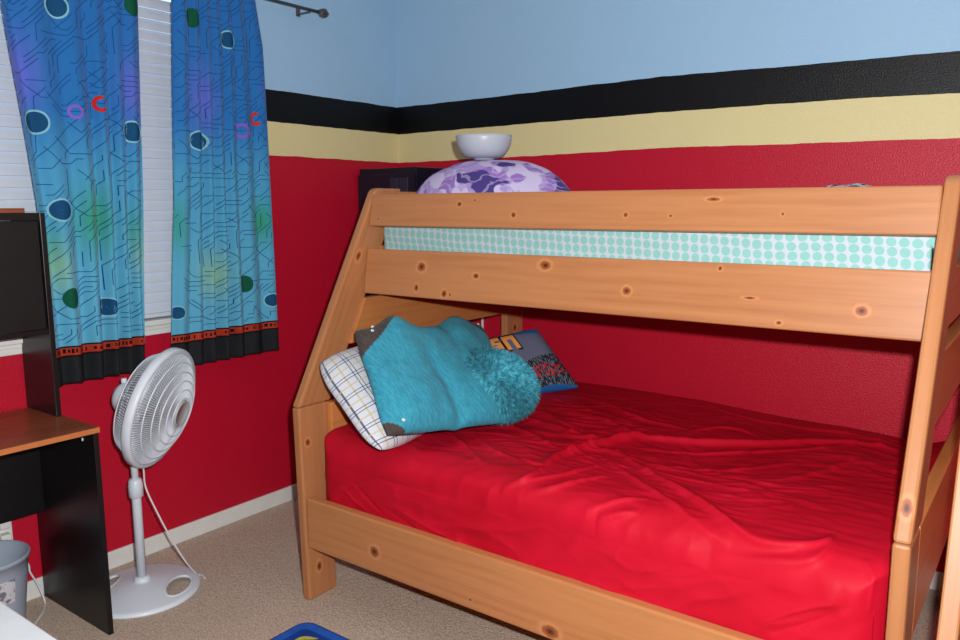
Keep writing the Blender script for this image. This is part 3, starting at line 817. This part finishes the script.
for j in range(NR+1):
    r = j/NR
    for i in range(NA):
        a = 2*math.pi*i/NA; rr = r*(1+.05*math.sin(3*a+1)+.04*math.sin(5*a))
        x, y = bcx+.365*rr*math.cos(a), by+.27*rr*math.sin(a)
        k = max(0, 1-r**3.0)**.72
        z = zb0+(ztop-zb0)*k + (.014*noise.noise(V((x*7, y*7, 2))) + .006*noise.noise(V((x*20, y*20, 4))))*min(1, k*2)*(min(1, max(0, (r-.25)*4)))
        vs_.append(V((max(x, xi0+.02), y, z)))
for j in range(NR):
    for i in range(NA): fs.append((j*NA+i, j*NA+(i+1) % NA, (j+1)*NA+(i+1) % NA, (j+1)*NA+i))
fs.append(tuple(NR*NA+i for i in range(NA)))
bs = V((bcx, by, zb0))
pf = link('floral_bundle', mesh('floral_bundle', [v-bs for v in vs_], fs, True), M_flor, None, bs); tag(pf, 'bundled purple floral quilt heaped on the upper bunk', 'quilt')
M_bowl = plain('white_ceramic', (182, 186, 196), .35, .4, .02)
br = at(512, 138, 'y', by).x; zr = at(484, 136.5, 'y', by).z
R = 28.0/FPX*((bc-CAM).dot(FWD)); hb = zr-ztop
prof = [(0, .004), (R*.30, 0), (R*.36, .0), (R*.36, .006)]
for k in range(1, 13): a = math.pi/2*k/12; prof.append((R*(.36+.64*math.sin(a)**.9), .006+(hb-.006)*(1-math.cos(a)**1.0)))
prof += [(R*.97, hb)] + [(R*.97*math.cos(math.pi/2*k/10), hb-(hb-.012)*math.sin(math.pi/2*k/10)) for k in range(1, 10)] + [(0, .012)]
bw = lathe('bowl', prof, M_bowl, None, V((bc.x, by, ztop+.002)), 56); tag(bw, 'white ceramic bowl sitting on the purple floral quilt', 'bowl')
# small folded cloth near the wall on the upper bunk
q = at(848, 184.5, 'y', -.28); h = q.z-1.455
vs_, fs = [], []; K = 26
for i in range(K+1):
    x = -.12+.24*i/K
    for j in range(13):
        a = math.pi*j/12; hh = (h+.012*noise.noise(V((x*14, 0, 3)))-.03*(2*i/K-1)**4)
        vs_.append(V((x, -.10*math.cos(a), max(0, hh*math.sin(a)**.6))))
for i in range(K):
    for j in range(12): a = i*13+j; fs.append((a, a+1, a+14, a+13))
fs += [tuple(range(13)), tuple(K*13+j for j in range(12, -1, -1)), tuple([i*13 for i in range(K, -1, -1)] + [i*13+12 for i in range(K+1)])]
t = NT('navy_white_cloth'); co = t.coord(); n = t.noise(co, 40, 2); M_fc = t.done(t.mix(t.smooth(n.outputs[0], .5, .54), s2l(206, 206, 212), s2l(70, 72, 104)), .85, .1)
fc = link('folded_cloth', mesh('folded_cloth', vs_, fs, True), M_fc, None, V((q.x, -.28, 1.455))); tag(fc, 'navy and white folded cloth peeking above the guard rail', 'cloth')

# ------------------------------------------------------------------ dark cabinet in the corner
t = NT('blue_black_lacquer'); M_cab = t.done(s2l(14, 22, 38), .3, .4)
M_cab2 = plain('grey_blue_gloss', (34, 46, 60), .2, .4)
cb = V((.21, -.165, 0))
cab = empty('corner_cabinet', cb, 'tall blue-black cabinet standing in the corner behind bed', 'cabinet')
boxes('body', [((.014, -.325, 0), (.42, -.014, 1.688))], M_cab, cab, cb, bevel=.004)
dr = boxes('door', [((.018, -.343, .06), (.416, -.327, 1.655))], M_cab, cab, cb, bevel=.003)
for a, b in ((.255, .305), (.318, .375)): boxes('front_strip', [((a, -.3465, .9), (b, -.3425, 1.635))], M_cab2, dr, cb)  # two narrow grey-blue strips, paler than the door front
for z in (.95,): boxes('handle', [((.035, -.365, z), (.045, -.343, z+.12))], M_cab2, dr, cb, bevel=.003)

# white cord hanging on the wall behind the headboard
M_cord = plain('white_cord', (222, 220, 222), .5, .4)
q = at(482, 330, 'y', -.012)
o = tube('white_cable', [(q.x, -.008, .35), (q.x+.001, -.008, .7), (q.x, -.008, 1.0), (q.x, -.008, 1.3)], .0075, M_cord, None, 8, 6, base=(q.x, -.008, .35)); tag(o, 'white cord hanging down the red wall behind the headboard', 'cord')

# ------------------------------------------------------------------ desk with hutch
t = NT('black_melamine'); co = t.coord(); n = t.noise(t.mapping(co, (3, 3, 60)), 2, 3); M_blk = t.done(t.mix(n.outputs[0], s2l(13, 12, 13), s2l(22, 20, 22)), .35, .4)
t = NT('cherry_laminate'); co = t.coord(); n = t.noise(t.mapping(co, (60, 2, 20)), 1.5, 4, .6); M_cherry = t.done(t.mix(t.smooth(n.outputs[0], .3, .7), s2l(112, 56, 34), s2l(150, 82, 50)), .3, .5)
M_edge = plain('cherry_edge_band', (190, 112, 62), .4, .4)
db = V((.26, -2.66, 0)); DY0, DY1 = -3.25, -2.074
desk = empty('computer_desk', db, 'black computer desk with cherry top and black hutch', 'desk')
tp_ = boxes('desktop', [((.016, DY0-.01, .732), (.493, DY1+.006, .752))], M_cherry, desk, db, bevel=.002)
boxes('edge_band', [((.493, DY0-.01, .733), (.498, DY1+.006, .751))], M_edge, tp_, db, bevel=.0015)
for y in (DY1-.018, DY0): boxes('side_panel', [((.016, y, 0), (.498, y+.018, .732))], M_blk, desk, db, bevel=.0015)
boxes('modesty_panel', [((.068, DY0+.018, .362), (.084, DY1-.018, .732))], M_blk, desk, db)
for y in (DY1-.018, DY0): boxes('hutch_side_panel', [((.016, y, .752), (.245, y+.018, 1.474))], M_blk, desk, db, bevel=.0015)
boxes('hutch_shelf', [((.016, DY0+.018, 1.05), (.232, DY1-.018, 1.068))], M_blk, desk, db)
boxes('hutch_top', [((.016, DY0, 1.474), (.235, DY1-.06, 1.490))], M_cherry, desk, db, bevel=.002)
boxes('hutch_top_rail', [((.225, DY0+.018, 1.45), (.243, DY1-.018, 1.474))], M_blk, desk, db)
M_doorp = plain('dark_door_panel', (20, 18, 18), .5, .3, .1)
boxes('hutch_door', [((.222, -2.655, 1.07), (.236, DY1-.022, 1.447))], M_doorp, desk, db, bevel=.002)
boxes('hutch_door', [((.222, DY0+.022, 1.07), (.236, -2.66, 1.447))], M_doorp, desk, db, bevel=.002)
q = at(79, 437, 'x', .40); lathe('screw_cap', [(0, 0), (.006, 0), (.006, .002), (0, .0025)], M_wdot, desk, V((.42, DY1-.018, .70))-db, 12, M=Matrix.Rotation(math.radians(90), 4, 'X'))

# ------------------------------------------------------------------ pedestal fan
M_fan = plain('fan_white_plastic', (214, 220, 227), .38, .45, .02)
M_fan2 = plain('fan_grey_plastic', (176, 174, 172), .4, .5, .04)
M_blade = plain('fan_blade_grey', (190, 190, 190), .4, .4, .03)
fb = at(142.5, 584, 'z', .03); fb.z = 0
fan = empty('pedestal_fan', fb, 'white pedestal fan standing on the carpet under the curtains', 'fan')
hd_r = at(181, 583, 'z', .035)-fb; ha = math.atan2(hd_r.y, hd_r.x); 
RB = .204; hr = .142
def bz(r): return .016+.034*max(0, 1-(r/RB)**1.6)
NR, NA = 44, 200; vs_, fs = [], []
def inhole(x, y):
    for s in (0, math.pi):
        c_, s_ = math.cos(ha+s), math.sin(ha+s); lx = x*c_+y*s_-hr; ly = -x*s_+y*c_
        if (lx/.040)**2+(ly/.082)**2 < 1: return True
    return False
for j in range(NR+1):
    r = RB*j/NR
    for i in range(NA): a = 2*math.pi*i/NA; vs_.append(V((r*math.cos(a), r*math.sin(a), bz(r))))
for j in range(NR):
    for i in range(NA):
        a, b = (j+.5)/NR*RB, 2*math.pi*(i+.5)/NA
        if inhole(a*math.cos(b), a*math.sin(b)): continue
        fs.append((j*NA+i, j*NA+(i+1) % NA, (j+1)*NA+(i+1) % NA, (j+1)*NA+i))
bo = link('base', mesh('base', vs_, fs, True), M_fan, fan)
vs_, fs = lathe_data([(RB-.002, .017), (RB+.006, .014), (RB+.010, .006), (RB+.010, .001), (RB-.004, .001), (RB-.004, .015)], 96)
link('base_rim', mesh('base_rim', vs_, [f for f in fs if len(f) == 4], True), M_fan, bo)
for s in (0, math.pi):
    c_, s_ = math.cos(ha+s), math.sin(ha+s); pts = []
    for k in range(48):
        a = 2*math.pi*k/48; lx, ly = hr+.041*math.cos(a), .083*math.sin(a); pts.append(V((lx*c_-ly*s_, lx*s_+ly*c_, bz(math.hypot(lx, ly))-.004)))
    v, f = tube_data(pts, .0065, 8, True); link('handle_rim', mesh('handle_rim', v, f, True), M_fan, bo)
lathe('pole_socket', [(.034, .04), (.032, .056), (.026, .064), (.020, .066)], M_fan, fan, None, 32)
lathe('pole', [(.0175, .05), (.0175, .40), (.0175, .41)], M_fan, fan, None, 24)
lathe('collar', [(.018, .385), (.026, .39), (.027, .43), (.024, .455), (.018, .462)], M_fan, fan, None, 28)
lathe('inner_pole', [(.0135, .41), (.0135, .66)], M_fan, fan, None, 20)
# head
az, tl = math.radians(30), math.radians(-15)
nh = V((math.cos(az)*math.cos(tl), math.sin(az)*math.cos(tl), math.sin(tl)))
hc = at(162, 408, 'x', fb.x+.07)-fb       # centre of the rim
Mh = Matrix.Translation(hc) @ nh.to_track_quat('Z', 'Y').to_matrix().to_4x4()
RR = .226
def front(r): return .004+.076*(1-(r/RR)**2.2)
def rear(r):
    return -.020-.055*min(1, (1-r/RR)/.16) if r > RR*.84 else -.075-.03*(1-r/(RR*.84))
lathe('grille_rim', [(RR-.006, .010), (RR+.004, .012), (RR+.010, .004), (RR+.010, -.018), (RR+.003, -.024), (RR-.006, -.022), (RR-.006, .010)], M_fan, fan, None, 96, M=Mh)
vs_, fs = [], []
NS = 128
for k in range(NS):
    a = 2*math.pi*k/NS; pts = []
    for i in range(9):
        r = .05+(RR-.05)*i/8; aa = a+.10*(1-i/8); pts.append(Mh @ V((r*math.cos(aa), r*math.sin(aa), front(r))))
    tube_data(pts, .0015, 4, False, vs_, fs)
for r in (.060, .092, .124, .156, .19):
    tube_data([Mh @ V((r*math.cos(2*math.pi*i/80), r*math.sin(2*math.pi*i/80), front(r)+.0015)) for i in range(80)], .0026, 6, True, vs_, fs)
link('front_grille', mesh('front_grille', vs_, fs, True), M_fan, fan)
vs_, fs = [], []
for k in range(NS):
    a = 2*math.pi*k/NS
    tube_data([Mh @ V((r*math.cos(a), r*math.sin(a), rear(r))) for r in (RR-.001, RR*.95, RR*.89, RR*.84, RR*.72, RR*.55, RR*.38, .06)], .0015, 4, False, vs_, fs)
for r in (.06, .10, .15, RR*.84):
    tube_data([Mh @ V((r*math.cos(2*math.pi*i/72), r*math.sin(2*math.pi*i/72), rear(r)-.001)) for i in range(72)], .0025, 6, True, vs_, fs)
link('rear_grille', mesh('rear_grille', vs_, fs, True), M_fan, fan)
lathe('hub_cap', [(.052, .072), (.054, .078), (.050, .084), (.046, .085), (.044, .081), (0, .082)], M_fan2, fan, None, 48, M=Mh)
lathe('blade_hub', [(0, .03), (.03, .028), (.04, .01), (.04, -.04), (0, -.045)], M_blade, fan, None, 32, M=Mh)
for b_ in range(3):
    vs_, fs = [], []; a0 = b_*2*math.pi/3
    for i in range(13):
        r = .035+.165*i/12; sp = .45+.55*math.sin(min(1, i/9)*math.pi/2)
        for k in range(9):
            f_ = k/8-.5; aa = a0+f_*1.55*sp+.3*i/12
            vs_.append(Mh @ V((r*math.cos(aa), r*math.sin(aa), -.012+.055*f_)))
    for i in range(12):
        for k in range(8): q_ = i*9+k; fs.append((q_, q_+1, q_+10, q_+9))
    o = link('blade', mesh('blade', vs_, fs, True), M_blade, fan); md = o.modifiers.new('t', 'SOLIDIFY'); md.thickness = .002
lathe('motor_housing', [(.055, -.085), (.066, -.10), (.066, -.13), (.058, -.165), (.043, -.182), (0, -.19)], M_fan, fan, None, 40, M=Mh)
mot = Mh @ V((0, 0, -.13))
# tilt neck from pole to motor
ptop = V((0, 0, .655)); v, f = tube_data(spline([ptop-V((0, 0, .03)), ptop, (ptop+mot)/2+V((0, 0, -.01)), mot], 5), [.018]*5+[.022]*5+[.026]*6, 14)
link('tilt_neck', mesh('tilt_neck', v, f, True), M_fan, fan)
for dy, sz in ((.02, .014), (-.022, .011)):
    kb = mot+V((0, 0, .066))+nh*dy; lathe('knob', [(sz*.7, 0), (sz, .004), (sz, .018), (sz*.8, .022), (0, .022)], M_fan, fan, kb-V((0, 0, .014)), 20)
q1 = at(141, 478, 'x', fb.x)-fb; 
cpts = [mot+V((0, 0, -.06)), V((.028, .015, .62)), V((.03, .02, .5))] + [at(a, b, 'x', fb.x+.02+.02*i)-fb for i, (a, b) in enumerate(((146, 488), (158, 514), (172, 540), (186, 562)))] + [at(197, 573, 'z', .012)-fb+V((0, 0, -.004))]
e = at(198, 577, 'z', .005)-fb; cpts += [e+V((.0, .02, .0)), e+V((.03, .012, -.001))]
tube('power_cord', cpts, .0034, M_cord, fan, 8, 8)

# ------------------------------------------------------------------ outlet, waste bin, cables
ob_ = V((.0, -2.215, .31))
out = empty('wall_outlet', ob_, 'white wall outlet with plug under the black desk', 'outlet')
boxes('cover_plate', [((.0005, -2.25, .255), (.007, -2.178, .37))], M_white, out, ob_, bevel=.003)
for z in (.285, .335): boxes('plug', [((.007, -2.232, z-.014), (.045, -2.196, z+.014))], M_white, out, ob_, bevel=.005)
cpt = [V((.045, -2.214, .285)), V((.06, -2.19, .25)), V((.045, -2.15, .16))] + [at(a, b, 'x', x) for a, b, x in ((30, 572, .05), (38, 585, .06))] + [at(45, 602, 'z', .006), at(43, 612, 'z', .006), at(36, 622, 'z', .006), at(30, 629, 'z', .006)]
o = tube('cable', cpt, .0036, M_cord, None, 8, 8, base=(.05, -2.2, 0)); tag(o, 'thin white cable running from the outlet onto the carpet', 'cable')
M_bin = plain('grey_blue_plastic', (158, 168, 182), .4, .4, .03)
bnc = V((.17, -2.335, 0)); RT = .130; RBm = .098; HB = .295
prof = [(0, .012), (RBm-.004, .012)] + [(RBm-.004+(RT-.004-RBm+.004)*k/6, .012+(HB-.012)*k/6) for k in range(1, 7)] + [(RT+.002, HB+.003), (RT+.006, HB), (RT+.006, HB-.012), (RT, HB-.014)] + [(RT+(RBm-RT)*k/6, (HB-.014)*(1-k/6)) for k in range(1, 7)] + [(0, .0)]
bn = lathe('waste_bin', prof, M_bin, None, bnc, 56); tag(bn, 'round grey-blue plastic waste bin under the desk', 'bin')
t = NT('sticker_print'); co = t.coord(); n = t.noise(co, 45, 2); n2 = t.n('ShaderNodeTexBrick'); n2.inputs['Scale'].default_value = 30
M_stk = t.done(t.mix(t.smooth(n.outputs[0], .45, .6), s2l(200, 198, 200), s2l(112, 112, 122)), .4, .4)
vs_, fs = [], []; a0 = math.atan2(CAM.y-bnc.y, CAM.x-bnc.x)
for i in range(13):
    a = a0+.05+.62*i/12
    for z in (.15, .235): r = RBm+(RT-RBm)*z/HB+.0035; vs_.append(V((r*math.cos(a), r*math.sin(a), z)))
for i in range(12): fs.append((2*i, 2*i+2, 2*i+3, 2*i+1))
link('sticker', mesh('sticker', vs_, fs, True), M_stk, bn)

# ------------------------------------------------------------------ white table corner, rug
M_tab = plain('white_laminate', (232, 236, 238), .35, .5, .02)
e0, e1 = at(0, 598, 'z', .5), at(55, 640, 'z', .5)
ty = (e0.y+e1.y)/2; tb_ = V((1.1, ty-.25, 0))
tab = empty('side_table', tb_, 'small white table standing in front of the desk', 'table')
boxes('table_top', [((.62, ty-.5, .475), (1.55, ty, .5))], M_tab, tab, tb_, bevel=.004)
for x in (.65, 1.48):
    for y in (ty-.47, ty-.07): boxes('leg', [((x, y, 0), (x+.04, y+.04, .475))], M_tab, tab, tb_, bevel=.003)
rc_ = at(306, 622, 'z', .008); rx0, ry1 = rc_.x-.012, rc_.y+.012; rw, rl = .68, .95
rb_ = V((rx0+rw/2, ry1-rl/2, 0))
def rrect(x_0, x_1, y_0, y_1, r, z0, z1, name, mat, par):
    pts = []
    for cx_, cy_, a0 in ((x_1-r, y_1-r, 0), (x_0+r, y_1-r, 90), (x_0+r, y_0+r, 180), (x_1-r, y_0+r, 270)):
        for k in range(9): a = math.radians(a0+90*k/8); pts.append((cx_+r*math.cos(a), cy_+r*math.sin(a)))
    n = len(pts); vs_ = [V((x, y, z0))-rb_ for x, y in pts]+[V((x, y, z1))-rb_ for x, y in pts]
    fs = [tuple(range(n))[::-1], tuple(range(n, 2*n))]+[(i, (i+1) % n, n+(i+1) % n, n+i) for i in range(n)]
    return link(name, mesh(name, vs_, fs), mat, par)
rug = empty('play_rug', rb_, 'blue bordered rug with rounded corners lying on the carpet', 'rug')
M_rrim = plain('navy_binding', (20, 34, 78), .9, .1, .1); M_rb = plain('royal_blue_pile', (44, 96, 190), .95, .1, .12, .6, 260); M_rf = plain('deep_blue_pile', (28, 66, 150), .95, .1, .12, .6, 260); M_ry = plain('yellow_green_pile', (196, 190, 70), .95, .1, .12, .6, 260)
rrect(rx0, rx0+rw, ry1-rl, ry1, .05, .0005, .008, 'binding', M_rrim, rug)
rrect(rx0+.006, rx0+rw-.006, ry1-rl+.006, ry1-.006, .045, .004, .0095, 'border', M_rb, rug)
rrect(rx0+.042, rx0+rw-.042, ry1-rl+.042, ry1-.042, .02, .006, .0105, 'field', M_rf, rug)
vs_, fs = [], []
q0, q1 = at(294, 641, 'z', .0112), at(322, 636.5, 'z', .0112)
for i in range(17):
    k = i/16; p_ = q0.lerp(q1, k); d = (q1-q0).normalized(); nn = V((-d.y, d.x, 0)); wv_ = .011*math.sin(math.pi*min(1, k*1.1+.05))**.7; off = nn*(.010*math.sin(k*5))
    vs_ += [p_+off+nn*wv_-rb_, p_+off-nn*wv_-rb_]
for i in range(16): fs.append((2*i, 2*i+2, 2*i+3, 2*i+1))
link('woven_motif', mesh('woven_motif', vs_, fs), M_ry, rug)
